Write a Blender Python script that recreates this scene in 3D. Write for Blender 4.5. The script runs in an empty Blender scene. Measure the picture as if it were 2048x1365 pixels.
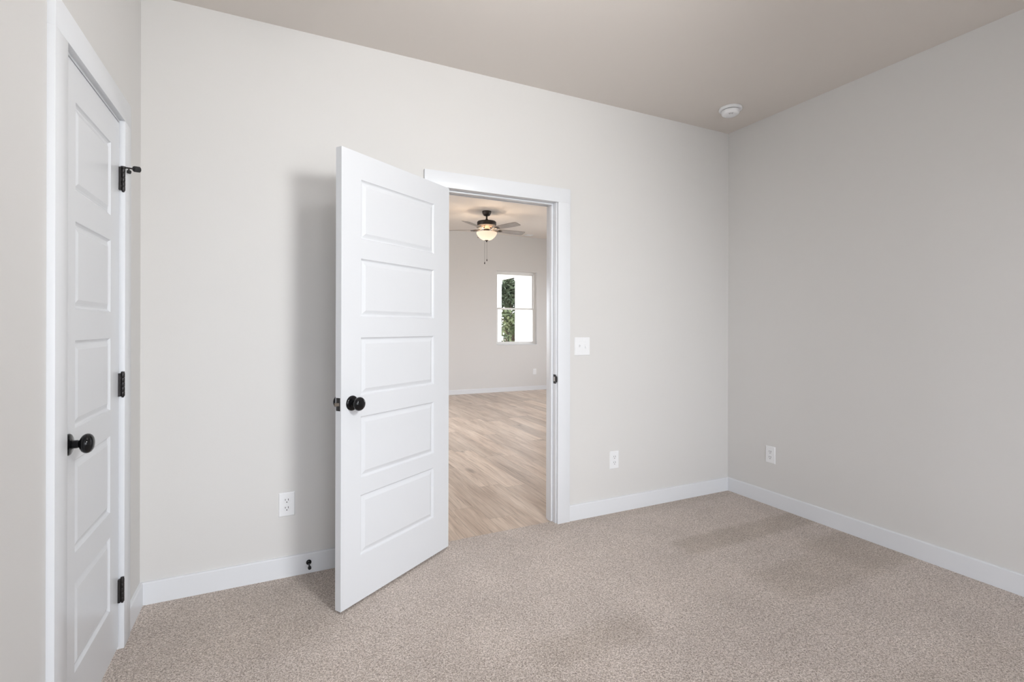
import bpy, bmesh, math, random
from mathutils import Vector, Matrix
random.seed(7)
S = bpy.context.scene
COL = S.collection
PI = math.pi

# ------------------------------------------------------------------ camera
FPX, YAW, HORIZON, ROLL = 991.927, 0.4481, 655.03, 0.0023
cam_d = bpy.data.cameras.new('camera')
cam_d.sensor_fit = 'HORIZONTAL'; cam_d.sensor_width = 36.0
cam_d.lens = FPX / 2048 * 36.0
cam_d.shift_y = -(682.5 - HORIZON) / 2048
cam_d.clip_start = 0.02; cam_d.clip_end = 200
cam = bpy.data.objects.new('camera', cam_d); COL.objects.link(cam)
cam.matrix_world = (Matrix.Translation((-3.1561, -2.7229, 1.248)) @ Matrix.Rotation(-YAW, 4, 'Z')
                    @ Matrix.Rotation(PI / 2, 4, 'X') @ Matrix.Rotation(ROLL, 4, 'Z'))
S.camera = cam

# ------------------------------------------------------------------ view, sky, light levels
S.view_settings.view_transform = 'Standard'; S.view_settings.look = 'None'
S.view_settings.gamma = 1.0; S.view_settings.use_curve_mapping = False
S.view_settings.exposure = 0.0
SKY = 8.4            # overcast sky
ADDED_LAMP = 84.0          # radiance of the added pendant globe, in place of bounced flash
SPOT = 120.0         # added spot in an invented dish, standing in for a flash
SPOT_DEG = 104.0
FAN_W = 10.5         # bulb inside the ceiling fan's bowl

W = bpy.data.worlds.new('world'); S.world = W; W.use_nodes = True
nt = W.node_tree; nt.nodes.clear()
out = nt.nodes.new('ShaderNodeOutputWorld'); bg = nt.nodes.new('ShaderNodeBackground')
tc = nt.nodes.new('ShaderNodeTexCoord'); sp = nt.nodes.new('ShaderNodeSeparateXYZ')
rp = nt.nodes.new('ShaderNodeValToRGB')
rp.color_ramp.elements[0].position = 0.40; rp.color_ramp.elements[0].color = (0.55, 0.56, 0.57, 1)
rp.color_ramp.elements[1].position = 0.55; rp.color_ramp.elements[1].color = (0.91, 0.96, 1.05, 1)
mp = nt.nodes.new('ShaderNodeMath'); mp.operation = 'MULTIPLY_ADD'; mp.inputs[1].default_value = .5; mp.inputs[2].default_value = .5
nt.links.new(tc.outputs['Generated'], sp.inputs[0]); nt.links.new(sp.outputs['Z'], mp.inputs[0])
nt.links.new(mp.outputs[0], rp.inputs[0]); nt.links.new(rp.outputs[0], bg.inputs['Color'])
bg.inputs['Strength'].default_value = SKY
nt.links.new(bg.outputs[0], out.inputs[0])

def portal(x, y, z, sx, sz, facing):
    """daylight through a window: a sampling portal set in the opening (adds no light of its own)"""
    d = bpy.data.lights.new('window_daylight', 'AREA'); d.shape = 'RECTANGLE'; d.size = sx; d.size_y = sz
    d.cycles.is_portal = True
    o = bpy.data.objects.new('window_daylight', d); COL.objects.link(o)
    o.location = (x, y, z); o.rotation_euler = (-PI / 2, 0, {'-y': 0, '+y': PI, '-x': -PI / 2, '+x': PI / 2}[facing])
    return o

# ------------------------------------------------------------------ materials
def mat(name, color=(.8, .8, .8), rough=.5, metal=0., spec=.5, coat=0.):
    m = bpy.data.materials.new(name); m.use_nodes = True
    b = m.node_tree.nodes['Principled BSDF']
    b.inputs['Base Color'].default_value = (*color, 1)
    b.inputs['Roughness'].default_value = rough; b.inputs['Metallic'].default_value = metal
    b.inputs['Specular IOR Level'].default_value = spec
    b.inputs['Coat Weight'].default_value = coat
    return m
class N:
    """small node helper"""
    def __init__(s, m): s.t = m.node_tree; s.b = s.t.nodes['Principled BSDF']
    def new(s, t, **k):
        n = s.t.nodes.new(t)
        for a, v in k.items(): setattr(n, a, v)
        return n
    def link(s, a, b): s.t.links.new(a, b)
    def val(s, sock, v):
        if isinstance(v, (int, float)): sock.default_value = v
        elif isinstance(v, tuple): sock.default_value = v
        else: s.link(v, sock)
    def math(s, op, a, b=0., c=0., clamp=False):
        n = s.new('ShaderNodeMath', operation=op, use_clamp=clamp)
        s.val(n.inputs[0], a); s.val(n.inputs[1], b); s.val(n.inputs[2], c)
        return n.outputs[0]
    def mix(s, f, a, b, mode='MIX'):
        n = s.new('ShaderNodeMix', data_type='RGBA', blend_type=mode)
        s.val(n.inputs[0], f); s.val(n.inputs[6], a); s.val(n.inputs[7], b)
        return n.outputs[2]
    def noise(s, vec, scale, detail=2., rough=.5):
        n = s.new('ShaderNodeTexNoise'); n.inputs['Scale'].default_value = scale
        n.inputs['Detail'].default_value = detail; n.inputs['Roughness'].default_value = rough
        s.link(vec, n.inputs['Vector']); return n
    def ramp(s, f, stops):
        n = s.new('ShaderNodeValToRGB'); e = n.color_ramp.elements
        while len(e) < len(stops): e.new(.5)
        for k, (p, c) in enumerate(stops): e[k].position = p; e[k].color = (*c, 1)
        s.link(f, n.inputs[0]); return n.outputs[0]
    def bump(s, h, strength, dist):
        n = s.new('ShaderNodeBump'); n.inputs['Strength'].default_value = strength; n.inputs['Distance'].default_value = dist
        s.link(h, n.inputs['Height']); s.link(n.outputs[0], s.b.inputs['Normal'])
    def pos(s): return s.new('ShaderNodeNewGeometry').outputs['Position']

def paint(name, color, rough, amp=.25):
    m = mat(name, color, rough, spec=.35); n = N(m); p = n.pos()
    a = n.noise(p, 260, 2)
    n.bump(a.outputs[0], amp, .0006)
    return m
M_WALL = paint('greige_wall_paint', (.715, .702, .685), .62)
M_CEIL = paint('ceiling_paint', (.735, .685, .64), .85)
M_TRIM = paint('white_trim_paint', (.785, .80, .825), .30, .06)
M_DOOR = paint('white_door_paint', (.745, .76, .785), .25, .06)
M_PLASTIC = mat('white_plastic', (.87, .875, .885), .32)
M_PLASTIC2 = mat('white_receptacle_plastic', (.85, .855, .865), .30)
M_SLOT = mat('dark_slot', (.035, .033, .03), .6)
M_BLACK = mat('black_satin_metal', (.006, .006, .007), .13, spec=.32)
M_BLACKM = mat('dark_bronze_metal', (.030, .027, .027), .36, .4)
M_LATCH = mat('worn_latch_metal', (.20, .17, .14), .35, .7)
M_RUBBER = mat('black_rubber', (.02, .02, .021), .7)
M_VINYL = mat('white_vinyl_frame', (.88, .88, .86), .4)
M_BRONZE = mat('fan_bronze_metal', (.045, .036, .032), .42, .5)
M_BLADE = mat('grey_oak_blade', (.30, .265, .24), .42)
M_PORCH = mat('white_exterior_paint', (.78, .79, .80), .6)
M_CONC = mat('porch_concrete', (.42, .41, .39), .85)

# blade wood grain
n = N(M_BLADE); tcb = n.new('ShaderNodeTexCoord'); mpb = n.new('ShaderNodeMapping'); mpb.inputs['Scale'].default_value = (3, 45, 8)
n.link(tcb.outputs['Object'], mpb.inputs[0]); a = n.noise(mpb.outputs[0], 1.6, 4)
n.link(n.ramp(a.outputs[0], [(.3, (.24, .21, .19)), (.7, (.36, .32, .29))]), n.b.inputs['Base Color'])

# carpet
M_CARPET = mat('beige_cut_pile_carpet', (.45, .4, .36), .95, spec=.1); n = N(M_CARPET); p = n.pos()
wob = n.noise(p, 60, 2)
f1 = n.noise(p, 330, 2, .6); f2 = n.noise(p, 130, 2, .6); f3 = n.noise(p, 26, 2)
v = n.new('ShaderNodeTexVoronoi'); v.inputs['Scale'].default_value = 300; n.link(p, v.inputs['Vector'])
sx = n.new('ShaderNodeSeparateColor'); n.link(v.outputs['Color'], sx.inputs[0])
tuft = n.math('ADD', n.math('MULTIPLY', f1.outputs[0], .55), n.math('ADD', n.math('MULTIPLY', sx.outputs[0], .22), n.math('MULTIPLY', f2.outputs[0], .40)))
base = n.ramp(tuft, [(.40, (.165, .122, .097)), (.50, (.390, .318, .270)), (.585, (.625, .535, .475)), (.69, (.83, .735, .675)), (.80, (.96, .88, .82))])
hue = n.mix(n.math('MULTIPLY', n.math('GREATER_THAN', sx.outputs[1], .72), .35), base, (.42, .33, .245, 1))
xy = n.new('ShaderNodeSeparateXYZ'); n.link(p, xy.inputs[0])
big = n.noise(p, 2.6, 3, .55)
def band(x0, x1, y0, y1, soft):
    """a vacuum stroke: pile brushed the other way"""
    jx = n.math('ADD', xy.outputs[0], n.math('MULTIPLY', n.math('SUBTRACT', f3.outputs[0], .5), .10))
    jy = n.math('ADD', xy.outputs[1], n.math('MULTIPLY', n.math('SUBTRACT', f3.outputs[0], .5), .05))
    def edge(c, lo, hi, s):
        a = n.math('MULTIPLY', n.math('SUBTRACT', c, lo - s), 1 / (2 * s), clamp=True)
        b = n.math('MULTIPLY', n.math('SUBTRACT', hi + s, c), 1 / (2 * s), clamp=True)
        return n.math('MULTIPLY', a, b)
    return n.math('MULTIPLY', edge(jx, x0, x1, soft * 2), edge(jy, y0, y1, soft))
BANDS = [(-1.08, .1, -.70, -.52, .02, .9), (-1.00, -.25, -1.26, -.97, .03, .65), (-.45, .1, -1.25, -.86, .03, .8), (-2.25, -1.75, -1.16, -1.00, .03, .55),
         (-1.70, .1, -.10, .1, .04, .5), (-3.7, -2.9, -.6, 0, .08, .45), (-1.3, -.5, -2.0, -1.72, .05, .35), (-2.5, -1.9, -1.75, -1.5, .05, .3)]
nap = None
for (x0, x1, y0, y1, s, k) in BANDS:
    b_ = n.math('MULTIPLY', band(x0, x1, y0, y1, s), k)
    nap = b_ if nap is None else n.math('MAXIMUM', nap, b_)
shade = n.math('SUBTRACT', n.math('ADD', .83, n.math('MULTIPLY', big.outputs[0], .42)), n.math('MULTIPLY', nap, .20))
gr = n.new('ShaderNodeCombineColor')
for k in range(3): n.link(shade, gr.inputs[k])
tint = n.mix(n.math('MULTIPLY', nap, .6), (1, 1, 1, 1), (1.0, .965, .89, 1))
n.link(n.mix(1., n.mix(1., hue, gr.outputs[0], 'MULTIPLY'), tint, 'MULTIPLY'), n.b.inputs['Base Color'])
n.b.inputs['Sheen Weight'].default_value = .25; n.b.inputs['Sheen Roughness'].default_value = .6
n.bump(tuft, 1.0, .006)

# vinyl plank floor
M_PLANK = mat('light_oak_vinyl_plank', (.6, .5, .42), .34, spec=.4); n = N(M_PLANK); p = n.pos()
xy = n.new('ShaderNodeSeparateXYZ'); n.link(p, xy.inputs[0])
PW, PL = .182, 1.22
row = n.math('FLOOR', n.math('DIVIDE', n.math('ADD', xy.outputs[0], .055), PW))
wr = n.new('ShaderNodeTexWhiteNoise', noise_dimensions='1D'); n.link(row, wr.inputs['W'])
yo = n.math('ADD', n.math('DIVIDE', xy.outputs[1], PL), n.math('MULTIPLY', wr.outputs['Value'], 7.0))
brd = n.math('FLOOR', yo)
cv = n.new('ShaderNodeCombineXYZ'); n.link(row, cv.inputs[0]); n.link(brd, cv.inputs[1])
wb = n.new('ShaderNodeTexWhiteNoise', noise_dimensions='2D'); n.link(cv.outputs[0], wb.inputs['Vector'])
off = n.new('ShaderNodeVectorMath', operation='MULTIPLY_ADD'); off.inputs[1].default_value = (9, 9, 9)
n.link(wb.outputs['Color'], off.inputs[0]); n.link(p, off.inputs[2])
gm = n.new('ShaderNodeMapping'); gm.inputs['Scale'].default_value = (9, .85, 1); n.link(off.outputs[0], gm.inputs[0])
warp = n.noise(gm.outputs[0], 1.0, 3)
gmv = n.new('ShaderNodeVectorMath', operation='MULTIPLY_ADD'); gmv.inputs[1].default_value = (.9, .5, .5)
n.link(warp.outputs['Color'], gmv.inputs[0]); n.link(gm.outputs[0], gmv.inputs[2])
g1 = n.noise(gmv.outputs[0], 1.3, 4, .6); 
gm2 = n.new('ShaderNodeMapping'); gm2.inputs['Scale'].default_value = (120, 3.5, 1); n.link(off.outputs[0], gm2.inputs[0])
g2 = n.noise(gm2.outputs[0], 1.0, 3, .6)
kn = n.new('ShaderNodeTexVoronoi'); kn.inputs['Scale'].default_value = 1.0
gm3 = n.new('ShaderNodeMapping'); gm3.inputs['Scale'].default_value = (3.2, 1.15, 1); n.link(off.outputs[0], gm3.inputs[0]); n.link(gm3.outputs[0], kn.inputs['Vector'])
knot = n.math('SUBTRACT', 1., n.math('MULTIPLY', kn.outputs['Distance'], 7.), clamp=True)
cg = n.ramp(n.math('ADD', n.math('MULTIPLY', g1.outputs[0], .68), n.math('MULTIPLY', g2.outputs[0], .32)),
            [(.28, (.36, .270, .205)), (.44, (.56, .445, .355)), (.58, (.69, .575, .475)), (.75, (.76, .65, .55))])
tone = n.math('ADD', .80, n.math('MULTIPLY', wb.outputs['Value'], .34))
tg = n.new('ShaderNodeCombineColor')
for k in range(3): n.link(tone, tg.inputs[k])
cg = n.mix(1., cg, tg.outputs[0], 'MULTIPLY')
gm4 = n.new('ShaderNodeMapping'); gm4.inputs['Scale'].default_value = (95, 2.4, 1); n.link(gmv.outputs[0], gm4.inputs[0])
gm5 = n.new('ShaderNodeVectorMath', operation='MULTIPLY'); gm5.inputs[1].default_value = (.11, 1.6, 1); n.link(gm4.outputs[0], gm5.inputs[0])
g3 = n.noise(gm5.outputs[0], 1.0, 3, .65)
fine = n.ramp(g3.outputs[0], [(.28, (.66, .64, .62)), (.46, (.97, .965, .96)), (.70, (1.06, 1.06, 1.06))])
cg = n.mix(1., cg, fine, 'MULTIPLY')
cg = n.mix(n.math('MULTIPLY', knot, .8), cg, (.12, .088, .065, 1))
fx = n.math('FRACT', n.math('DIVIDE', n.math('ADD', xy.outputs[0], .055), PW)); fy = n.math('FRACT', yo)
sx1 = n.math('LESS_THAN', n.math('MINIMUM', fx, n.math('SUBTRACT', 1., fx)), .0075)
sy1 = n.math('LESS_THAN', n.math('MINIMUM', fy, n.math('SUBTRACT', 1., fy)), .0012)
seam = n.math('MAXIMUM', sx1, sy1)
n.link(n.mix(n.math('MULTIPLY', seam, .45), cg, (.16, .12, .09, 1)), n.b.inputs['Base Color'])
n.bump(g2.outputs[0], .12, .001)

# window glass: clear and thin
M_GLASS = bpy.data.materials.new('window_glass'); M_GLASS.use_nodes = True
t_ = M_GLASS.node_tree; t_.nodes.clear()
o_ = t_.nodes.new('ShaderNodeOutputMaterial'); tr = t_.nodes.new('ShaderNodeBsdfTransparent'); gl = t_.nodes.new('ShaderNodeBsdfGlossy')
tr.inputs[0].default_value = (.96, .955, .945, 1); gl.inputs['Roughness'].default_value = .02
lw = t_.nodes.new('ShaderNodeFresnel'); lw.inputs[0].default_value = 1.3
mx = t_.nodes.new('ShaderNodeMixShader'); t_.links.new(lw.outputs[0], mx.inputs[0]); t_.links.new(tr.outputs[0], mx.inputs[1]); t_.links.new(gl.outputs[0], mx.inputs[2])
t_.links.new(mx.outputs[0], o_.inputs[0])
# frosted glass bowl of the lit fan lamp
M_BOWL = bpy.data.materials.new('lit_frosted_glass'); M_BOWL.use_nodes = True
t_ = M_BOWL.node_tree; t_.nodes.clear()
o_ = t_.nodes.new('ShaderNodeOutputMaterial'); df = t_.nodes.new('ShaderNodeBsdfDiffuse'); tl = t_.nodes.new('ShaderNodeBsdfTranslucent')
em = t_.nodes.new('ShaderNodeEmission'); mx = t_.nodes.new('ShaderNodeMixShader'); ad = t_.nodes.new('ShaderNodeAddShader')
df.inputs[0].default_value = (.8, .74, .66, 1); tl.inputs[0].default_value = (.070, .058, .045, 1); mx.inputs[0].default_value = .28
em.inputs[0].default_value = (1, .82, .64, 1); em.inputs[1].default_value = .46
for a_, b_ in ((df.outputs[0], mx.inputs[1]), (tl.outputs[0], mx.inputs[2]), (mx.outputs[0], ad.inputs[0]), (em.outputs[0], ad.inputs[1]), (ad.outputs[0], o_.inputs[0])): t_.links.new(a_, b_)
# lit opal globe of the added, unseen pendant lamp
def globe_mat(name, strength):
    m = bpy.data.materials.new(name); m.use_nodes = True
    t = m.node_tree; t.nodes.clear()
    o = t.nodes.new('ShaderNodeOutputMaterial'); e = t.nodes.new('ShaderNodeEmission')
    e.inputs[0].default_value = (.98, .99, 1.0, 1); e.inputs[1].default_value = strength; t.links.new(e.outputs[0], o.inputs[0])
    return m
M_GLOBE = globe_mat('added_lamp_globe', ADDED_LAMP)
# leaves, bark, yard soil
def leafmat(name, c1, c2):
    m = mat(name, c1, .6, spec=.2); n = N(m); a = n.noise(n.pos(), 2.2, 2)
    n.link(n.ramp(a.outputs[0], [(.35, c1), (.65, c2)]), n.b.inputs['Base Color']); return m
M_LEAF = [leafmat('dark_green_leaves', (.026, .038, .022), (.060, .078, .044)), leafmat('fresh_green_leaves', (.055, .072, .034), (.130, .150, .075)),
          leafmat('grey_green_leaves', (.045, .058, .040), (.085, .098, .070))]
M_BARK = mat('brown_bark', (.10, .075, .055), .9)
M_YARD = mat('warm_bounce_soil', (.40, .32, .25), .95); n = N(M_YARD); a = n.noise(n.pos(), 14, 4)  # soil colour chosen so the yard bounces warm light indoors
n.link(n.ramp(a.outputs[0], [(.3, (.33, .26, .20)), (.7, (.46, .38, .30))]), n.b.inputs['Base Color'])

# ------------------------------------------------------------------ mesh helpers
def box(bm, x0, x1, y0, y1, z0, z1, bevel=0., seg=2):
    x0, x1 = min(x0, x1), max(x0, x1); y0, y1 = min(y0, y1), max(y0, y1); z0, z1 = min(z0, z1), max(z0, z1)
    r = bmesh.ops.create_cube(bm, size=1)
    bmesh.ops.scale(bm, vec=(x1 - x0, y1 - y0, z1 - z0), verts=r['verts'])
    bmesh.ops.translate(bm, vec=((x0 + x1) / 2, (y0 + y1) / 2, (z0 + z1) / 2), verts=r['verts'])
    if bevel:
        es = list({e for v in r['verts'] for e in v.link_edges})
        bmesh.ops.bevel(bm, geom=es, offset=bevel, segments=seg, affect='EDGES', profile=.5)
    return bm
def lathe(bm, prof, seg=32, M=None):
    """prof: (radius, height) pairs, turned about z, then moved by M"""
    rings = []
    for r, z in prof:
        if r < 1e-6: rings.append([bm.verts.new((0, 0, z))])
        else: rings.append([bm.verts.new((r * math.cos(2 * PI * k / seg), r * math.sin(2 * PI * k / seg), z)) for k in range(seg)])
    vs = [v for r in rings for v in r]
    for a, b in zip(rings, rings[1:]):
        for k in range(seg):
            k2 = (k + 1) % seg
            if len(a) == 1 and len(b) == 1: continue
            if len(a) == 1: bm.faces.new((a[0], b[k2], b[k]))
            elif len(b) == 1: bm.faces.new((a[k], a[k2], b[0]))
            else: bm.faces.new((a[k], a[k2], b[k2], b[k]))
    if M is not None: bmesh.ops.transform(bm, matrix=M, verts=vs)
    return bm
def tube(bm, p, q, r, seg=16, r2=None):
    p, q = Vector(p), Vector(q); d = q - p; r2 = r if r2 is None else r2
    M = Matrix.Translation(p) @ d.to_track_quat('Z', 'Y').to_matrix().to_4x4()
    return lathe(bm, [(0, 0), (r, 0), (r2, d.length), (0, d.length)], seg, M)
def axis_matrix(o, z):
    return Matrix.Translation(Vector(o)) @ Vector(z).to_track_quat('Z', 'Y').to_matrix().to_4x4()
def obj(name, bm, m, parent=None, smooth=None, label=None):
    bmesh.ops.recalc_face_normals(bm, faces=bm.faces[:])
    me = bpy.data.meshes.new(name); bm.to_mesh(me); bm.free()
    me.materials.append(m)
    o = bpy.data.objects.new(name, me); COL.objects.link(o)
    if parent is not None: o.parent = parent
    if smooth is not None:
        for f in me.polygons: f.use_smooth = True
        me.set_sharp_from_angle(angle=math.radians(smooth))
    if label: o['label'] = label
    return o
def B(): return bmesh.new()
def boxobj(name, dims, m, parent=None, bevel=0., label=None):
    return obj(name, box(B(), *dims, bevel=bevel), m, parent, 40 if bevel else None, label)
def tag(o, label, cat, kind=None, group=None):
    o['label'] = label; o['category'] = cat
    if kind: o['kind'] = kind
    if group: o['group'] = group
    return o
def thing(name, label, cat, loc=(0, 0, 0), rotz=0., kind=None, group=None):
    o = bpy.data.objects.new(name, None); COL.objects.link(o); o.empty_display_size = .1
    o.location = loc; o.rotation_euler = (0, 0, rotz)
    return tag(o, label, cat, kind, group)
def dup(root, loc, rotz, label):
    r = root.copy(); COL.objects.link(r); r.location = loc; r.rotation_euler = (0, 0, rotz); r['label'] = label
    for ch in root.children:
        c = ch.copy(); COL.objects.link(c); c.parent = r
        for g in ch.children:
            d = g.copy(); COL.objects.link(d); d.parent = c
    return r

def wall(name, run, a0, a1, t0, t1, z0, z1, holes, label, m=M_WALL):
    """a wall slab running along 'x' or 'y' from a0 to a1, between t0 and t1, with rectangular openings (a0,a1,z0,z1)"""
    bm = B()
    us = sorted({a0, a1, *[h[0] for h in holes], *[h[1] for h in holes]}); zs = sorted({z0, z1, *[h[2] for h in holes], *[h[3] for h in holes]})
    P = (lambda u, t, z: (u, t, z)) if run == 'x' else (lambda u, t, z: (t, u, z))
    solid = lambda i, j: 0 <= i < len(us) - 1 and 0 <= j < len(zs) - 1 and not any(
        h[0] - 1e-6 <= us[i] and us[i + 1] <= h[1] + 1e-6 and h[2] - 1e-6 <= zs[j] and zs[j + 1] <= h[3] + 1e-6 for h in holes)
    q = lambda pts: bm.faces.new([bm.verts.new(p) for p in pts])
    for i in range(len(us) - 1):
        for j in range(len(zs) - 1):
            if not solid(i, j): continue
            u0, u1, w0, w1 = us[i], us[i + 1], zs[j], zs[j + 1]
            for t in (t0, t1): q([P(u0, t, w0), P(u1, t, w0), P(u1, t, w1), P(u0, t, w1)])
            if not solid(i - 1, j): q([P(u0, t0, w0), P(u0, t1, w0), P(u0, t1, w1), P(u0, t0, w1)])
            if not solid(i + 1, j): q([P(u1, t0, w0), P(u1, t1, w0), P(u1, t1, w1), P(u1, t0, w1)])
            if not solid(i, j - 1): q([P(u0, t0, w0), P(u1, t0, w0), P(u1, t1, w0), P(u0, t1, w0)])
            if not solid(i, j + 1): q([P(u0, t0, w1), P(u1, t0, w1), P(u1, t1, w1), P(u0, t1, w1)])
    bmesh.ops.remove_doubles(bm, verts=bm.verts[:], dist=1e-5)
    return tag(obj(name, bm, m), label, 'wall', 'structure')

# ------------------------------------------------------------------ dimensions
XL, H, YR = -3.694, 2.743, -4.50          # left wall, bedroom ceiling, rear wall
WT = .114                                 # partition thickness
LY, LH, LX0, LX1 = 6.08, 3.05, -3.9, 3.4  # living room: far wall, ceiling, side walls
LZ = -.012                                # plank floor level
DJ0, DJ1, DH = -2.304, -1.537, 2.047      # doorway between jamb faces, head jamb
CY0, CY1 = -.342, -.927                   # closet door: hinge edge, latch edge
JT = .019
RW = (-2.15, -.70, .35, 2.30)             # rear window opening, added out of view to light the back wall
RW2 = (-3.55, -2.35, .35, 2.30)           # rear window nearer the left wall, added to fill the door's shadow
LW = (.744, 1.632, .903, 2.35)            # living room window opening
LW2 = (-3.4, -1.2, .30, 2.40)              # living room second window, unseen, put in for daylight

LW3 = (2.6, 5.3, .30, 2.45)               # living room side windows (along y), unseen, added to brighten the room
LW4 = (1.9, 4.8, .30, 2.45)  # the left one, put in for daylight as well

# ------------------------------------------------------------------ shell
bm = box(B(), XL - .02, 0.02, YR - .02, 0.001, -.03, 0)
edge_n = 60                                # carpet tongue in the doorway, with a slightly ragged edge
xs = [DJ0 + (DJ1 - DJ0) * k / edge_n for k in range(edge_n + 1)]
top0 = [bm.verts.new((x, 0, 0)) for x in xs]; top1 = [bm.verts.new((x, .040 + random.uniform(-.0025, .0025), -.001)) for x in xs]
bot1 = [bm.verts.new((v.co.x, v.co.y + .003, -.02)) for v in top1]
for k in range(edge_n):
    bm.faces.new((top0[k], top0[k + 1], top1[k + 1], top1[k])); bm.faces.new((top1[k], top1[k + 1], bot1[k + 1], bot1[k]))
tag(obj('floor', bm, M_CARPET), 'beige speckled cut pile carpet covering the bedroom floor', 'floor', 'structure')
tag(boxobj('floor_living', (LX0, LX1, .0, LY, LZ - .03, LZ), M_PLANK), 'light oak plank floor of the room beyond the doorway', 'floor', 'structure')
tag(boxobj('ceiling', (XL - .1, .1, YR - .1, 0, H, H + .05), M_CEIL), 'beige painted bedroom ceiling', 'ceiling', 'structure')
tag(boxobj('ceiling_living', (LX0 - .1, LX1 + .1, WT, LY + .1, LH, LH + .05), M_CEIL), 'warm lit ceiling of the room beyond the doorway', 'ceiling', 'structure')
wall('wall_back', 'x', LX0 - .1, LX1 + .1, 0, WT, -.03, LH + .05, [(DJ0 - JT, DJ1 + JT, -.03, DH + JT)], 'greige bedroom wall with the open doorway in it')
wall('wall_right', 'y', YR - .1, 0, 0, .12, -.03, H + .05, [], 'plain greige bedroom wall on the right side')
wall('wall_left', 'y', YR - .1, 0, XL - WT, XL, -.03, H + .05, [(CY1 - JT - .003, CY0 + JT + .003, -.03, 2.036 + JT + .003)], 'greige bedroom wall holding the narrow closed closet door')
wall('wall_rear', 'x', XL - .1, .1, YR - .12, YR, -.03, H + .05, [RW, RW2], 'greige bedroom wall behind the viewer with two added windows')
wall('wall_far', 'x', LX0 - .1, LX1 + .1, LY, LY + .14, -.03, LH + .05, [LW, LW2], 'beige far wall with a sash window beyond the doorway')
wall('wall_living_left', 'y', WT, LY, LX0 - .14, LX0, -.03, LH + .05, [LW4], 'beige left side wall of the room beyond the doorway')
wall('wall_living_right', 'y', WT, LY, LX1, LX1 + .14, -.03, LH + .05, [LW3], 'beige right side wall of the room beyond the doorway')
# dark closet behind the closet door
bm = B()
for d in ((XL - .80, XL - .76, -1.4, 0, -.03, 2.5), (XL - .76, XL - WT, -1.44, -1.40, -.03, 2.5), (XL - .76, XL - WT, -.02, 0, -.03, 2.5),
          (XL - .80, XL - WT, -1.44, 0, 2.5, 2.54), (XL - .80, XL - WT + .02, -1.44, 0, -.06, -.03)): box(bm, *d)
tag(obj('wall_closet', bm, M_WALL), 'unlit closet walls behind the closed closet door', 'wall', 'structure')

# baseboards: flat board with an eased top edge
def baseboard(name, run, a0, a1, face, back, z0, h, label):
    bm = B(); s = 1 if face > back else -1; e = .004
    prof = [(back, z0), (face, z0), (face, z0 + h - e), (face - s * e * .35, z0 + h - e * .35), (face - s * e, z0 + h), (back, z0 + h)]
    P = (lambda u, t, z: (u, t, z)) if run == 'x' else (lambda u, t, z: (t, u, z))
    A = [bm.verts.new(P(a0, *p)) for p in prof]; C = [bm.verts.new(P(a1, *p)) for p in prof]
    bm.faces.new(A); bm.faces.new(C)
    for k in range(len(prof)): bm.faces.new((A[k], A[(k + 1) % len(prof)], C[(k + 1) % len(prof)], C[k]))
    return tag(obj(name, bm, M_TRIM), label, 'baseboard', 'structure')
BH = .100
CO = .0895                                  # casing width
BL, BR = DJ0 - .005 - CO, DJ1 + .006 + CO   # outer edges of the doorway casing
baseboard('baseboard_back_left', 'x', XL, BL, -.014, 0, 0, BH, 'white baseboard on the back wall behind the open door')
baseboard('baseboard_back_right', 'x', BR, 0, -.014, 0, 0, BH, 'white baseboard between the doorway casing and the far right corner')
baseboard('baseboard_right', 'y', YR, -.014, -.014, 0, 0, BH, 'long white baseboard running along the right wall')
baseboard('baseboard_left', 'y', CY0 + .004 + CO, -.014, XL + .014, XL, 0, BH, 'short white baseboard between closet casing and corner')
baseboard('baseboard_left_rear', 'y', YR, CY1 - .004 - CO, XL + .014, XL, 0, BH, 'white baseboard on the left wall nearer than the closet')
baseboard('baseboard_rear', 'x', XL + .014, -.014, YR + .014, YR, 0, BH, 'white baseboard below the added windows behind the viewer')
baseboard('baseboard_far', 'x', LX0, LX1, LY - .014, LY, LZ, .082, 'white baseboard along the far wall beyond the doorway')

# ------------------------------------------------------------------ door frames
fr = thing('trim_1', 'white flat casing and jamb around the open doorway', 'door frame', ((DJ0 + DJ1) / 2, 0, 0), kind='structure')
ox = (DJ0 + DJ1) / 2
CH = 2.0435                                  # underside of head casing
for a, b in ((BL, BL + CO), (BR - CO, BR)):
    boxobj('casing_leg', (a - ox, b - ox, -.018, 0, 0, CH), M_TRIM, fr, .0005)
    boxobj('casing_leg', (a - ox, b - ox, WT, WT + .018, LZ, CH), M_TRIM, fr, .0005)
boxobj('casing_head', (BL - ox, BR - ox, -.018, 0, CH, CH + CO), M_TRIM, fr, .0005)
boxobj('casing_head', (BL - ox, BR - ox, WT, WT + .018, CH, CH + CO), M_TRIM, fr, .0005)
boxobj('jamb', (DJ0 - JT - ox, DJ0 - ox, 0, WT, LZ, DH), M_TRIM, fr, .0012)
boxobj('jamb', (DJ1 - ox, DJ1 + JT - ox, 0, WT, LZ, DH), M_TRIM, fr, .0012)
boxobj('head_jamb', (DJ0 - JT - ox, DJ1 + JT - ox, 0, WT, DH, DH + JT), M_TRIM, fr, .0012)
ST = .0117
boxobj('door_stop_strip', (DJ0 - ox, DJ0 + ST - ox, .037, .072, 0, DH - ST), M_TRIM, fr, .0025)
boxobj('door_stop_strip', (DJ1 - ST - ox, DJ1 - ox, .037, .072, 0.002, DH - ST), M_TRIM, fr, .0025)
boxobj('door_stop_strip', (DJ0 - ox, DJ1 - ox, .037, .072, DH - ST, DH), M_TRIM, fr, .0025)
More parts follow.
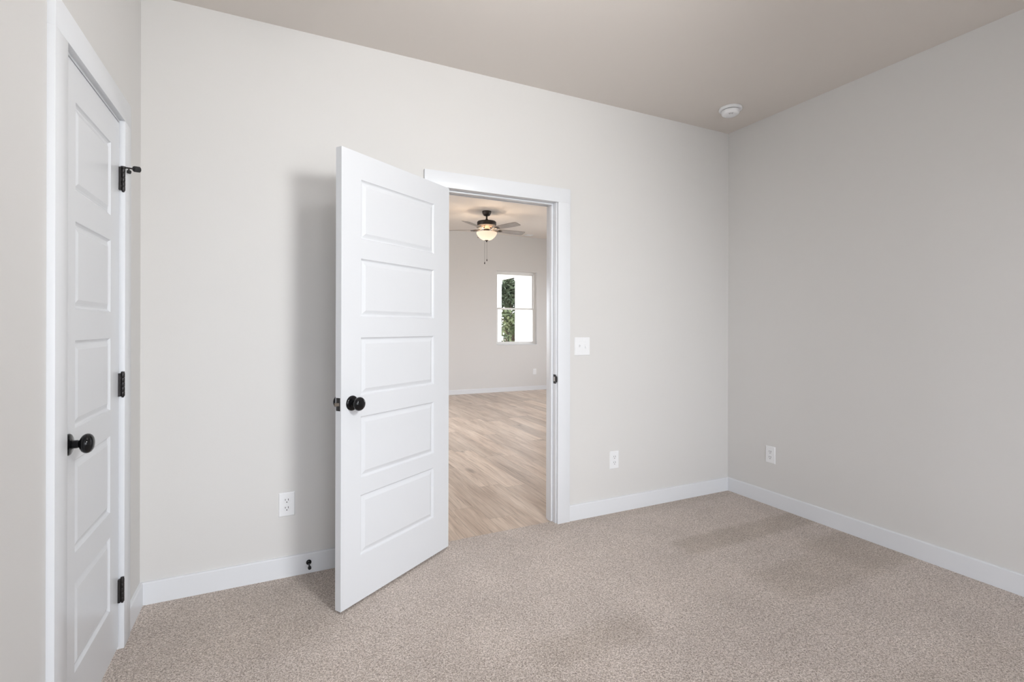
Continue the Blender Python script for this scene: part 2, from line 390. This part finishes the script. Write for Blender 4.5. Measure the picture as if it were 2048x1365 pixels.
# strike plate on the latch jamb: plate with a curved lip and a bolt hole
bm = B(); sz0, sz1, sx = .889, .947, DJ1 - .0012
box(bm, sx - ox, DJ1 - ox, -.004, .029, sz0, sz1, .0006, 1)
bm2 = [(-.004, .006, 0), (-.010, .010, .0), (-.016, .013, .002)]
lip = []
for k in range(6):
    a = k / 5 * .9; y = -.004 - .013 * math.sin(a); x = sx + .006 * (1 - math.cos(a)); hh = .0215 - .006 * (k / 5) ** 2
    lip.append([bm.verts.new((x - ox - t, y, (sz0 + sz1) / 2 + s * hh)) for t in (0, .0012) for s in (-1, 1)])
for A, C in zip(lip, lip[1:]):
    for i, j in ((0, 1), (1, 3), (3, 2), (2, 0)): bm.faces.new((A[i], A[j], C[j], C[i]))
bm.faces.new([lip[-1][k] for k in (0, 1, 3, 2)])
sp_ = obj('strike_plate', bm, M_BLACKM, fr, 40, 'black metal strike plate')
boxobj('bolt_hole', (sx - .0004 - ox, sx - ox, .010, .023, .904, .932), mat('bare_wood_hole', (.62, .58, .54), .7), sp_, label='pale bolt hole')

fr2 = thing('trim_2', 'white flat casing and jamb around the closed closet door', 'door frame', (XL, (CY0 + CY1) / 2, 0), kind='structure')
oy = (CY0 + CY1) / 2
A0, A1 = CY0 + .004, CY1 - .004                # casing inner edges
CH2 = 2.0445
boxobj('casing_leg', (0, .018, A0 - oy, A0 + CO - oy, 0, CH2), M_TRIM, fr2, .0005)
boxobj('casing_leg', (0, .018, A1 - CO - oy, A1 - oy, 0, CH2), M_TRIM, fr2, .0005)
boxobj('casing_head', (0, .018, A1 - CO - oy, A0 + CO - oy, CH2, CH2 + CO), M_TRIM, fr2, .0005)
boxobj('jamb', (-WT, 0, CY0 + .003 - oy, CY0 + .003 + JT - oy, 0, 2.036), M_TRIM, fr2)
boxobj('jamb', (-WT, 0, CY1 - .003 - JT - oy, CY1 - .003 - oy, 0, 2.036), M_TRIM, fr2)
boxobj('head_jamb', (-WT, 0, CY1 - .003 - JT - oy, CY0 + .003 + JT - oy, 2.036, 2.036 + JT), M_TRIM, fr2)
boxobj('door_stop_strip', (-.072, -.037, CY0 + .003 - oy, CY0 - .009 - oy, 0, 2.036), M_TRIM, fr2)
boxobj('door_stop_strip', (-.072, -.037, CY1 - .003 - oy, CY1 + .009 - oy, 0, 2.036), M_TRIM, fr2)
boxobj('door_stop_strip', (-.072, -.037, CY1 - .003 - oy, CY0 + .003 - oy, 2.024, 2.036), M_TRIM, fr2)

# ------------------------------------------------------------------ doors
PROF = [(0, 0), (.0032, -.0045), (.0075, -.0078), (.0110, -.0082), (.0165, -.0066), (.029, -.0014)]
def slab_mesh(w, z0, z1, s0, s1, panels, t=.035):
    """five-panel moulded door. x: 0 hinge edge .. w latch edge, y: 0 visible face .. -t"""
    bm = B(); us = [0, s0, w - s1, w]
    zs = [z0] + [z for p in panels for z in p] + [z1]
    for side in (0, 1):
        Y = (lambda d: d) if side == 0 else (lambda d: -t - d)
        for i in range(3):
            for j in range(len(zs) - 1):
                a, b, c, d = us[i], us[i + 1], zs[j], zs[j + 1]
                if i == 1 and j % 2 == 1:
                    rings = []
                    for ins, dep in PROF:
                        rings.append([bm.verts.new((x, Y(dep), z)) for x, z in ((a + ins, c + ins), (b - ins, c + ins), (b - ins, d - ins), (a + ins, d - ins))])
                    for R, Q in zip(rings, rings[1:]):
                        for k in range(4): bm.faces.new((R[k], R[(k + 1) % 4], Q[(k + 1) % 4], Q[k]))
                    bm.faces.new(rings[-1])
                else:
                    bm.faces.new([bm.verts.new(p) for p in ((a, Y(0), c), (b, Y(0), c), (b, Y(0), d), (a, Y(0), d))])
    q = lambda pts: bm.faces.new([bm.verts.new(p) for p in pts])
    for j in range(len(zs) - 1):
        for x in (0, w): q([(x, 0, zs[j]), (x, -t, zs[j]), (x, -t, zs[j + 1]), (x, 0, zs[j + 1])])
    for i in range(3):
        for z in (z0, z1): q([(us[i], 0, z), (us[i + 1], 0, z), (us[i + 1], -t, z), (us[i], -t, z)])
    bmesh.ops.remove_doubles(bm, verts=bm.verts[:], dist=1e-5)
    return bm
KNOB = [(0, .0), (.0125, .0), (.0125, .018), (.0118, .0235), (.0135, .0258), (.0195, .0280), (.0255, .0322), (.0292, .0378), (.0303, .0430), (.0292, .0482),
        (.0255, .0535), (.0195, .0573), (.0110, .0597), (0, .0605)]
ROSE = [(0, 0), (.0330, 0), (.0335, .0025), (.0315, .0062), (.0270, .0085), (.0190, .0098), (.0150, .0108), (.0135, .0125), (0, .0125)]
def knob(parent, x, y, z, ny, scale=1.):
    M = axis_matrix((x, y, z), (0, ny, 0)) @ Matrix.Scale(scale, 4)
    k = obj('door_knob', lathe(B(), [(r, h + .004) for r, h in KNOB], 48, M), M_BLACK, parent, 60, 'glossy black round knob')
    obj('rosette', lathe(B(), ROSE, 48, M), M_BLACK, k, 50)
    return k
def hinge(parent, x, y, z, leaf_dx, h=.0889):
    """butt hinge in door coordinates: the pin's axis at x, y; the leaf lies in the gap beside it"""
    bm = B(); n_ = 5; s = h / n_
    for k in range(n_):
        z0 = z - h / 2 + k * s
        lathe(bm, [(0, z0 + .0004), (.0062, z0 + .0004), (.0066, z0 + .0012), (.0066, z0 + s - .0012), (.0062, z0 + s - .0004), (0, z0 + s - .0004)], 18, Matrix.Translation((x, y, 0)))
    hg = obj('hinge', bm, M_BLACKM, parent, 45, 'black metal butt hinge')
    bm = B(); lathe(bm, [(0, z - h / 2 - .006), (.0035, z - h / 2 - .005), (.005, z - h / 2), (.005, z + h / 2), (.0062, z + h / 2 + .001), (.0055, z + h / 2 + .006), (0, z + h / 2 + .007)], 16, Matrix.Translation((x, y, 0)))
    obj('hinge_pin', bm, M_BLACKM, hg, 45)
    bm = B(); box(bm, x, x + leaf_dx, y - .0115, y - .004, z - h / 2, z + h / 2, .0005, 1)
    for k in (-.028, 0, .028): box(bm, x + leaf_dx * .25, x + leaf_dx * .55, y - .0045, y - .0028, z + k - .004, z + k + .004, .0004, 1)
    obj('hinge_leaf', bm, M_BLACKM, hg, 40)
    return hg

# open door: swung about 146 degrees into the bedroom, its far face towards us
DW = .757
lead, hdir = Vector((-2.8925, -.4704)), Vector((.8290, .5593))
hp = lead + hdir * DW
d1 = thing('door_1', 'white five panel door standing wide open into the bedroom', 'door', (hp.x, hp.y, 0), math.atan2(-hdir.y, -hdir.x), 'structure')
PAN = [(.215, .487), (.565, .843), (.9385, 1.200), (1.294, 1.557), (1.645, 1.9135)]
obj('door_slab', slab_mesh(DW, .012, 2.0315, DW - .6265, .111, PAN), M_DOOR, d1)
knob(d1, DW - .0600, 0, .9105, 1); knob(d1, DW - .0600, -.035, .9105, -1)
pl = boxobj('latch_plate', (DW, DW + .0012, -.0305, -.0055, .8820, .9390), M_BLACKM, d1, .0005, 'black latch plate on the door edge')
bm = B()
pts = [(-.0275, 0), (-.0275, .0125), (-.0225, .0128), (-.0095, .0015), (-.0095, 0)]
A = [bm.verts.new((DW + .001 + x, y, .9040)) for y, x in pts]; C = [bm.verts.new((DW + .001 + x, y, .9175)) for y, x in pts]
bm.faces.new(A); bm.faces.new(C)
for k in range(5): bm.faces.new((A[k], A[(k + 1) % 5], C[(k + 1) % 5], C[k]))
obj('latch_bolt', bm, M_LATCH, pl, None, 'worn metal latch bolt')
for z in (.225, 1.022, 1.818): hinge(d1, -.0065, -.0415, z, .020)

# closet door, closed
CW = CY0 - CY1
d2 = thing('door_2', 'narrow white five panel closet door, closed, in the left wall', 'door', (XL, CY0, 0), -PI / 2, 'structure')
PAN2 = [(.203, .475), (.565, .846), (.941, 1.205), (1.300, 1.564), (1.655, 1.922)]
obj('door_slab', slab_mesh(CW, .012, 2.0315, .108, CW - .467, PAN2), M_DOOR, d2)
knob(d2, CW - .060, 0, .9035, 1, .95)
hs = [hinge(d2, -.0035, .012, z, .014) for z in (.2275, 1.0225, 1.818)]
# hinge pin door stop on the uppermost hinge
bm = B(); T = Vector((-.0035, .012, 1.8645))
lathe(bm, [(0, -.004), (.0085, -.004), (.0085, .003), (0, .003)], 18, Matrix.Translation(T))
E1 = T + Vector((-.030, .034, .006)); tube(bm, T, E1, .0030, 12)
E2 = T + Vector((-.013, .014, -.010)); tube(bm, T + (E1 - T) * .45, E2, .0026, 12)
hst = obj('hinge_pin_stop', bm, M_BLACKM, d2, 45, 'black hinge pin door stop')
def bumper(p, d, r, L):
    obj('bumper', lathe(B(), [(0, 0), (r * .9, 0), (r, .002), (r, L - .002), (r * .85, L), (0, L)], 24, axis_matrix(p, d)), M_RUBBER, hst, 45)
bumper(E1 - (E1 - T).normalized() * .008, E1 - T, .0112, .022)
bumper(E2 + Vector((-.001, -.004, -.001)), Vector((-.5, .8, 0)), .0072, .011)

# ------------------------------------------------------------------ small fittings
def plate_bm(w, h, t=.0055, e=.004):
    """wall plate with sloped edges: x width, y 0 (wall) .. -t, z height, centred"""
    bm = B(); rings = []
    for ins, y in ((0, 0), (0, -t * .35), (e * .6, -t * .9), (e, -t)):
        a, b = w / 2 - ins, h / 2 - ins
        rings.append([bm.verts.new((x, y, z)) for x, z in ((-a, -b), (a, -b), (a, b), (-a, b))])
    for R, Q in zip(rings, rings[1:]):
        for k in range(4): bm.faces.new((R[k], R[(k + 1) % 4], Q[(k + 1) % 4], Q[k]))
    bm.faces.new(rings[-1]); bm.faces.new(rings[0])
    return bm
def outlet(label, loc, rotz, group='duplex outlets of the bedroom'):
    t = thing('electrical_outlet', label, 'outlet', loc, rotz, group=group)
    obj('cover_plate', plate_bm(.074, .118), M_PLASTIC, t)
    for s in (1, -1):
        z = s * .0195
        bm = B(); R = .0172; hh = .0142
        ang = math.asin(hh / R); ring = []
        for a0 in (0, PI):
            for k in range(9): ring.append((R * math.cos(a0 - ang + 2 * ang * k / 8), R * math.sin(a0 - ang + 2 * ang * k / 8)))
        A = [bm.verts.new((x, -.0050, z + y)) for x, y in ring]; C = [bm.verts.new((x, -.0066, z + y)) for x, y in ring]
        bm.faces.new(C)
        for k in range(len(ring)): bm.faces.new((A[k], A[(k + 1) % len(ring)], C[(k + 1) % len(ring)], C[k]))
        rc = obj('receptacle', bm, M_PLASTIC2, t)
        bm = B(); yy = (-.0070, -.0060)
        box(bm, -.0078, -.0054, *yy, z + .0005, z + .0085); box(bm, .0054, .0078, *yy, z - .0002, z + .0092)
        lathe(bm, [(0, 0), (.0026, 0), (.0026, .001), (0, .001)], 14, axis_matrix((0, -.0060, z - .0075), (0, -1, 0)))
        obj('slots', bm, M_SLOT, rc, label='dark plug slots')
    obj('screw', lathe(B(), [(0, 0), (.0028, 0), (.0024, .0008), (0, .001)], 14, axis_matrix((0, -.0055, 0), (0, -1, 0))), M_PLASTIC2, t)
    return t
o1 = outlet('white duplex outlet in the shadow edge left of the open door', (-3.0948, 0, .3605), 0)
dup(o1, (-1.0797, 0, .3530), 0, 'white duplex outlet on the back wall right of the doorway')
dup(o1, (0, -.3655, .3550), PI / 2 * -1, 'white duplex outlet alone on the right wall near the corner')

t = thing('light_switch', 'white double toggle light switch plate right of the doorway', 'light switch', (-1.3393, 0, 1.124))
obj('cover_plate', plate_bm(.117, .118), M_PLASTIC, t)
for x, up in ((-.023, 1), (.023, -1)):
    bm = B(); box(bm, x - .0052, x + .0052, -.0062, -.0050, -.0122, .0122)
    f_ = obj('toggle_slot', bm, M_PLASTIC2, t)
    bm = B(); v0 = [(x - .0040, -.0056, -.005), (x + .0040, -.0056, -.005), (x + .0040, -.0056, .005), (x - .0040, -.0056, .005)]
    v1 = [(x - .0033, -.0165, up * .0105 - .0028), (x + .0033, -.0165, up * .0105 - .0028), (x + .0033, -.0165, up * .0105 + .0028), (x - .0033, -.0165, up * .0105 + .0028)]
    A = [bm.verts.new(p) for p in v0]; C = [bm.verts.new(p) for p in v1]; bm.faces.new(A); bm.faces.new(C)
    for k in range(4): bm.faces.new((A[k], A[(k + 1) % 4], C[(k + 1) % 4], C[k]))
    obj('toggle', bm, M_PLASTIC, f_)
    for z in (.030, -.030): obj('screw', lathe(B(), [(0, 0), (.0026, 0), (.0022, .0008), (0, .001)], 12, axis_matrix((x, -.0055, z), (0, -1, 0))), M_PLASTIC2, t)

t = thing('door_stop', 'black rigid door stop screwed to the baseboard behind the open door', 'door stop', (-2.993, -.014, .0555))
obj('base', lathe(B(), [(0, 0), (.0128, 0), (.0130, .003), (.0105, .0075), (.006, .0095), (0, .0095)], 28, axis_matrix((0, 0, 0), (0, -1, 0))), M_BLACK, t, 50)
obj('rod', lathe(B(), [(0, .009), (.0046, .009), (.0042, .030), (.0042, .062), (0, .062)], 18, axis_matrix((0, 0, 0), (0, -1, 0))), M_BLACK, t, 50)
obj('tip', lathe(B(), [(0, .058), (.0068, .058), (.0078, .0605), (.0078, .0715), (.0062, .0750), (0, .0755)], 22, axis_matrix((0, 0, 0), (0, -1, 0))), M_RUBBER, t, 50)

t = thing('smoke_detector', 'round white smoke detector on the bedroom ceiling near the corner', 'smoke detector', (-.3555, -.3220, H))
obj('base', lathe(B(), [(0, 0), (.0725, 0), (.0745, -.004), (.0735, -.0125), (.0690, -.0155), (.058, -.0160), (0, -.0160)], 56), M_PLASTIC, t, 40)
bd = obj('body', lathe(B(), [(0, -.0185), (.0565, -.0185), (.0585, -.0200), (.0575, -.0330), (.0535, -.0415), (.0450, -.0475), (.0300, -.0500), (0, -.0505)], 56), M_PLASTIC, t, 50)
obj('gap_ring', lathe(B(), [(0, -.0155), (.0548, -.0155), (.0548, -.0195), (0, -.0195)], 48), M_SLOT, t, 40)
bm = B()
for a in (-2.6, -2.35, -2.1):
    box(bm, .030 + 0, .046, -.0009, .0009, -.0500, -.0466)
    bmesh.ops.rotate(bm, cent=(0, 0, 0), matrix=Matrix.Rotation(a, 3, 'Z'), verts=bm.verts[-8:])
obj('vents', bm, M_SLOT, bd)
obj('test_button', lathe(B(), [(0, -.0495), (.011, -.0495), (.0105, -.0522), (0, -.0526)], 28, Matrix.Translation((-.012, .014, 0))), M_PLASTIC2, bd, 40)

# added pendant lamp above the frame, in place of flash bounced off the ceiling
t = thing('added_pendant', 'small white pendant with a glowing globe, added out of view for light', 'added light', (-2.595, -1.44, H))
obj('ceiling_plate', lathe(B(), [(0, 0), (.075, 0), (.075, -.010), (.045, -.022), (.030, -.030), (0, -.030)], 40), M_PLASTIC, t, 40)
obj('stem', lathe(B(), [(0, -.025), (.009, -.025), (.009, -.210), (.034, -.214), (.034, -.232), (0, -.232)], 24), M_PLASTIC, t, 40)
obj('globe', lathe(B(), [(.058 * math.sin(PI * k / 20), -.283 + .058 * math.cos(PI * k / 20)) for k in range(21)], 32), M_GLOBE, t, 60)

# made-up dish around a spot that stands in for a flash on the back wall
DP, DAIM = Vector((-2.02, -2.95, 2.08)), Vector((-.11, 1, -.17)).normalized()
t = thing('flash_dish', 'big white dish added out of view as flash light on the back wall', 'added light', (DP.x, DP.y, H))
MD = Matrix.Translation((0, 0, DP.z - H)) @ DAIM.to_track_quat('Z', 'Y').to_matrix().to_4x4()
obj('canopy', lathe(B(), [(0, 0), (.065, 0), (.062, -.018), (.012, -.030), (0, -.030)], 36), M_PLASTIC, t, 40)
bs = DP - DAIM * .17
tube_bm = B(); tube(tube_bm, (0, 0, -.02), (bs.x - DP.x, bs.y - DP.y, bs.z - H + .02), .008, 12); obj('stem', tube_bm, M_PLASTIC, t, 40)
obj('dish', lathe(B(), [(.0, -.20), (.05, -.195), (.12, -.15), (.20, -.08), (.255, -.01), (.25, -.012), (.195, -.085), (.115, -.155), (.0, -.185)], 48, MD), M_PLASTIC, t, 50)
ld = bpy.data.lights.new('flash_spot', 'SPOT'); ld.energy = SPOT; ld.color = (.98, .995, 1.0); ld.spot_size = math.radians(SPOT_DEG); ld.spot_blend = .75; ld.shadow_soft_size = .22
lo = bpy.data.objects.new('flash_spot', ld); COL.objects.link(lo)
lo.matrix_world = Matrix.Translation(DP + DAIM * .23) @ (-DAIM).to_track_quat('Z', 'Y').to_matrix().to_4x4()

# ------------------------------------------------------------------ windows
def window(name, w, y, out_dir, label, side=None):
    """single-hung sash window set in the outer part of the wall; y: inner wall face, out_dir: outward"""
    x0, x1, z0, z1 = w; o = out_dir
    r = thing(name, label, 'window', ((x0 + x1) / 2, y, z0), kind='structure')
    if side: r.location = (y, (x0 + x1) / 2, z0); r.rotation_euler = (0, 0, side * -PI / 2)
    hw, hh = (x1 - x0) / 2, z1 - z0
    a, b = sorted((o * .065, o * .135)); F = .038
    bm = B(); box(bm, -hw, -hw + F, a, b, 0, hh, .003, 1); box(bm, hw - F, hw, a, b, 0, hh, .003, 1); box(bm, -hw + F, hw - F, a, b, hh - F, hh, .003, 1); box(bm, -hw + F, hw - F, a, b, 0, F * .8, .003, 1)
    obj('frame', bm, M_VINYL, r)
    boxobj('sill', (-hw, hw, min(0, o * .065), max(0, o * .065), -.002, .010), M_TRIM, r)
    mid = hh * .4925; R = .022
    def sash(nm, c, d, ya, yb, top):
        bm = B(); e = F - .002
        ya, yb = sorted((o * ya, o * yb))
        box(bm, -hw + e, -hw + e + R, ya, yb, c, d, .002, 1); box(bm, hw - e - R, hw - e, ya, yb, c, d, .002, 1)
        box(bm, -hw + e + R, hw - e - R, ya, yb, c, c + (.030 if not top else .034), .002, 1); box(bm, -hw + e + R, hw - e - R, ya, yb, d - (.034 if not top else R), d, .002, 1)
        s = obj(nm, bm, M_VINYL, r)
        ym = (ya + yb) / 2
        boxobj('glass_pane', (-hw + e + R, hw - e - R, ym - .002, ym + .002, c + .03, d - R), M_GLASS, s)
    sash('lower_sash', F * .8, mid + .017, .070, .095, False)
    sash('upper_sash', mid - .017, hh - F, .102, .127, True)
    return r
window('window_1', LW, LY, 1, 'white sash window in the far wall seen through the doorway')
window('added_window_2', RW, YR, -1, 'white sash window added behind the viewer for light, nearer the right wall')
window('added_window_4', RW2, YR, -1, 'white sash window added behind the viewer as fill light, nearer the left wall')
window('added_window_3', LW2, LY, 1, 'wider white sash window added out of view further left along the far wall')
window('added_window_5', LW3, LX1, 1, 'wide white window added for daylight in the unseen right wall beyond the doorway', 1)
window('added_window_6', LW4, LX0, 1, 'wide white window added for daylight in the unseen left wall beyond the doorway', -1)
for w_, x_, f_ in ((LW3, LX1 + .139, '-x'), (LW4, LX0 - .139, '+x')): portal(x_, (w_[0] + w_[1]) / 2, (w_[2] + w_[3]) / 2, w_[1] - w_[0], w_[3] - w_[2], f_)
portal((LW[0] + LW[1]) / 2, LY + .139, (LW[2] + LW[3]) / 2, LW[1] - LW[0], LW[3] - LW[2], '-y')
portal((LW2[0] + LW2[1]) / 2, LY + .139, (LW2[2] + LW2[3]) / 2, LW2[1] - LW2[0], LW2[3] - LW2[2], '-y')
portal((RW2[0] + RW2[1]) / 2, YR - .119, (RW2[2] + RW2[3]) / 2, RW2[1] - RW2[0], RW2[3] - RW2[2], '+y')
portal((RW[0] + RW[1]) / 2, YR - .119, (RW[2] + RW[3]) / 2, RW[1] - RW[0], RW[3] - RW[2], '+y')

# ------------------------------------------------------------------ living room fittings
t = thing('wall_plate', 'small white outlet plate low on the far wall under the window', 'outlet', (1.583, LY, .357))
obj('cover_plate', plate_bm(.076, .116), M_PLASTIC, t)
bm = B(); box(bm, -.0165, .0165, -.0068, -.005, -.033, .033, .0006, 1); obj('insert', bm, M_PLASTIC2, t)

t = thing('ceiling_vent', 'small white air vent in the ceiling beyond the fan', 'vent', (1.33, 5.86, LH)); t.scale = (.42, .75, 1)
bm = B()
for d in ((-.17, .17, -.085, -.065), (-.17, .17, .065, .085), (-.17, -.15, -.065, .065), (.15, .17, -.065, .065)): box(bm, *d, -.008, 0)
obj('frame', bm, M_PLASTIC, t)
bm = B(); box(bm, -.15, .15, -.065, .065, -.001, 0); obj('duct_opening', bm, M_SLOT, t)
bm = B()
for k in range(7):
    y = -.055 + k * .0183; box(bm, -.15, .15, y - .005, y + .005, -.006, -.004)
obj('slats', bm, M_PLASTIC, t)

FX, FY = -.1746, 4.3955
fan = thing('ceiling_fan', 'bronze ceiling fan with five grey blades and a lit glass bowl', 'ceiling fan', (FX, FY, LH))
obj('canopy', lathe(B(), [(0, 0), (.070, 0), (.072, -.012), (.066, -.035), (.048, -.066), (.030, -.074), (0, -.074)], 36), M_BRONZE, fan, 45)
obj('downrod', lathe(B(), [(0, -.070), (.014, -.070), (.014, -.120), (.024, -.128), (.026, -.145), (.016, -.160), (0, -.160)], 24), M_BRONZE, fan, 45)
mh = obj('motor_housing', lathe(B(), [(0, -.150), (.100, -.152), (.140, -.160), (.149, -.170), (.149, -.212), (.143, -.226), (.120, -.232), (0, -.232)], 48), M_BRONZE, fan, 40)
obj('motor_vent', lathe(B(), [(.0, -.228), (.092, -.230), (.076, -.246), (.056, -.262), (.046, -.278), (0, -.278)], 40), mat('fan_copper_trim', (.24, .165, .13), .45, .4), mh, 45, 'copper toned lower housing')
obj('switch_housing', lathe(B(), [(0, -.272), (.046, -.272), (.048, -.300), (.046, -.322), (.060, -.328), (0, -.328)], 36), M_BRONZE, fan, 45)
ZB = 2.762 - LH
for k in range(5):
    th = math.radians(-115 + 72 * k) - YAW
    Mz = Matrix.Rotation(th, 4, 'Z')
    bm = B()                                           # blade arm
    for s in (-1, 1):
        P_ = [(.075, 0, -.262), (.12, s * .012, -.288), (.165, s * .030, -.292), (.215, s * .034, ZB - .006)]
        for a, b in zip(P_, P_[1:]): tube(bm, a, b, .007, 8)
    box(bm, .18, .255, -.040, .040, ZB - .0085, ZB - .0035, .001, 1)
    bmesh.ops.transform(bm, matrix=Mz, verts=bm.verts[:])
    ar = obj('blade_arm', bm, M_BRONZE, fan, 40)
    bm = B(); prof = []                                # blade outline
    L0, L1 = .19, .665
    for s in range(13):
        u = s / 12; x = L0 + (L1 - .03 - L0) * u; prof.append((x, .052 + .017 * math.sin(PI / 2 * min(1, u * 1.15))))
    prof += [(L1 - .012, .064), (L1 - .002, .052), (L1, .035)]
    outl = prof + [(x, -y) for x, y in reversed(prof)]
    A = [bm.verts.new((x, y, 0)) for x, y in outl]; C = [bm.verts.new((x, y, .006)) for x, y in outl]
    bm.faces.new(A); bm.faces.new(C)
    for q_ in range(len(outl)): bm.faces.new((A[q_], A[(q_ + 1) % len(outl)], C[(q_ + 1) % len(outl)], C[q_]))
    bl = obj('blade', bm, M_BLADE, fan)
    bl.matrix_local = Mz @ Matrix.Translation((0, 0, ZB)) @ Matrix.Rotation(math.radians(-12), 4, 'X')
zt = 2.722 - LH
bowl_prof = [(.156, 0), (.160, -.008), (.156, -.028), (.136, -.060), (.106, -.090), (.074, -.112), (.045, -.121), (.0, -.124)]
bw = obj('glass_bowl', lathe(B(), [(r, zt + z) for r, z in bowl_prof], 48), M_BOWL, fan, 60, 'glowing frosted glass bowl')
obj('finial', lathe(B(), [(0, zt - .118), (.030, zt - .121), (.026, zt - .128), (.010, zt - .133), (.012, zt - .141), (.006, zt - .150), (0, zt - .152)], 24), M_BRONZE, bw, 45)
for x, y, z1 in ((.004, -.002, 2.288), (-.029, .010, 2.242)):
    bm = B(); tube(bm, (x, y, zt - (.15 if x > 0 else .10)), (x, y, z1 - LH + .02), .0016, 8)
    ch = obj('pull_chain', bm, M_BRONZE, fan)
    obj('fob', lathe(B(), [(0, .022), (.004, .020), (.0075, .006), (.0075, -.006), (.005, -.012), (0, -.013)], 16, Matrix.Translation((x, y, z1 - LH))), M_BRONZE, ch, 45)
pd = bpy.data.lights.new('fan_bulb', 'POINT'); pd.energy = FAN_W; pd.color = (1, .80, .60); pd.shadow_soft_size = .035
po = bpy.data.objects.new('fan_bulb', pd); COL.objects.link(po); po.location = (FX, FY, 2.660)

# ------------------------------------------------------------------ outside
tag(boxobj('ground', (-40, 40, LY + .14, 60, -.45, -.40), M_YARD), 'bare sandy yard outside the far window, coloured for warm bounce light', 'yard', 'structure')
tag(boxobj('ground_rear', (-40, 40, -50, YR - .12, -.45, -.40), M_CONC), 'pale concrete patio added behind the viewer to bounce light to the ceiling', 'patio', 'structure')  # unseen pale ground put in as a reflector for the bedroom ceiling
tag(boxobj('floor_porch', (-1.0, 2.1, LY + .14, 8.9, -.40, -.10), M_CONC), 'concrete porch slab outside the far window', 'porch floor', 'structure')
PX = 1.83
bm = B(); box(bm, PX, PX + .12, LY + .14, 7.37, -.10, 2.62)
for k in range(18): box(bm, PX - .006, PX, LY + .14, 7.37, -.08 + k * .15, -.08 + k * .15 + .142)
tag(obj('wall_porch', bm, M_PORCH), 'white siding porch wall seen through the far window', 'wall', 'structure')
tag(boxobj('porch_beam', (PX - .01, PX + .14, 7.37, 8.90, 2.42, 2.62), M_PORCH), 'white beam over the porch opening outside the far window', 'beam', 'structure')
tag(boxobj('ceiling_porch', (-1.0, 2.15, LY + .14, 9.0, 2.62, 2.68), M_PORCH), 'white porch ceiling outside the far window', 'ceiling', 'structure')
def post(loc, w, d, h, label):
    t = thing('porch_post', label, 'post', loc, group='porch posts')
    for nm, g, z0, z1, bv in (('shaft', 0, 0, h, .006), ('plinth', .012, 0, .14, .004), ('cap', .012, h - .10, h, .004)):
        boxobj(nm, (-w / 2 - g, w / 2 + g, -d / 2 - g, d / 2 + g, z0, z1), M_PORCH, t, bv)
    return t
post((PX + .065, 7.435, -.10), .13, .13, 2.52, 'slim white porch post ending the siding wall, right of the greenery')
post((PX + .065, 8.67, -.10), .13, .30, 2.52, 'thick white porch post at the far corner, left of the greenery')
def tree(loc, R, h, nleaf, m, label, seed):
    rnd = random.Random(seed)
    t = thing('tree', label, 'tree', loc, group='trees behind the porch')
    bm = B(); tube(bm, (0, 0, 0), (rnd.uniform(-.1, .1), 0, h * .75), .12, 12, .05)
    for k in range(9):
        a = rnd.uniform(0, 2 * PI); z = h * rnd.uniform(.2, .7); tube(bm, (0, 0, z), (R * .7 * math.cos(a), R * .7 * math.sin(a), z + h * .2), .04, 8, .012)
    obj('trunk', bm, M_BARK, t)
    bm = B()
    cl = [(rnd.uniform(-.6, .6) * R, rnd.uniform(-.6, .6) * R, h * rnd.uniform(.08, .85), R * rnd.uniform(.35, .6)) for _ in range(26)]
    for _ in range(nleaf):
        cx, cy, cz, cr = rnd.choice(cl)
        d = Vector((rnd.gauss(0, 1), rnd.gauss(0, 1), rnd.gauss(0, 1))).normalized() * cr * rnd.random() ** .4
        c = Vector((cx, cy, max(.1, cz + d.z))) + Vector((d.x, d.y, 0)); s = rnd.uniform(.035, .075)
        u = Vector((rnd.gauss(0, 1), rnd.gauss(0, 1), rnd.gauss(0, .6))).normalized(); v_ = u.orthogonal().normalized()
        v_.rotate(Matrix.Rotation(rnd.uniform(0, 6.28), 3, u))
        bm.faces.new([bm.verts.new(c + u * s * a + v_ * s * b) for a, b in ((-1.3, 0), (0, -.55), (1.3, 0), (0, .55))])
    fo = obj('foliage', bm, m, t); fo['kind'] = 'stuff'
    return t
tree((4.1, 12.6, -.40), 1.5, 6.5, 13000, M_LEAF[0], 'dark green leafy tree framed by the porch opening', 1)
tree((8.2, 17.6, -.40), 1.9, 8.0, 9000, M_LEAF[2], 'taller grey green tree further behind the porch opening', 2)
tree((2.95, 9.75, -.40), .55, 2.3, 3000, M_LEAF[1], 'low bright green shrub-like tree nearest the porch opening', 3)
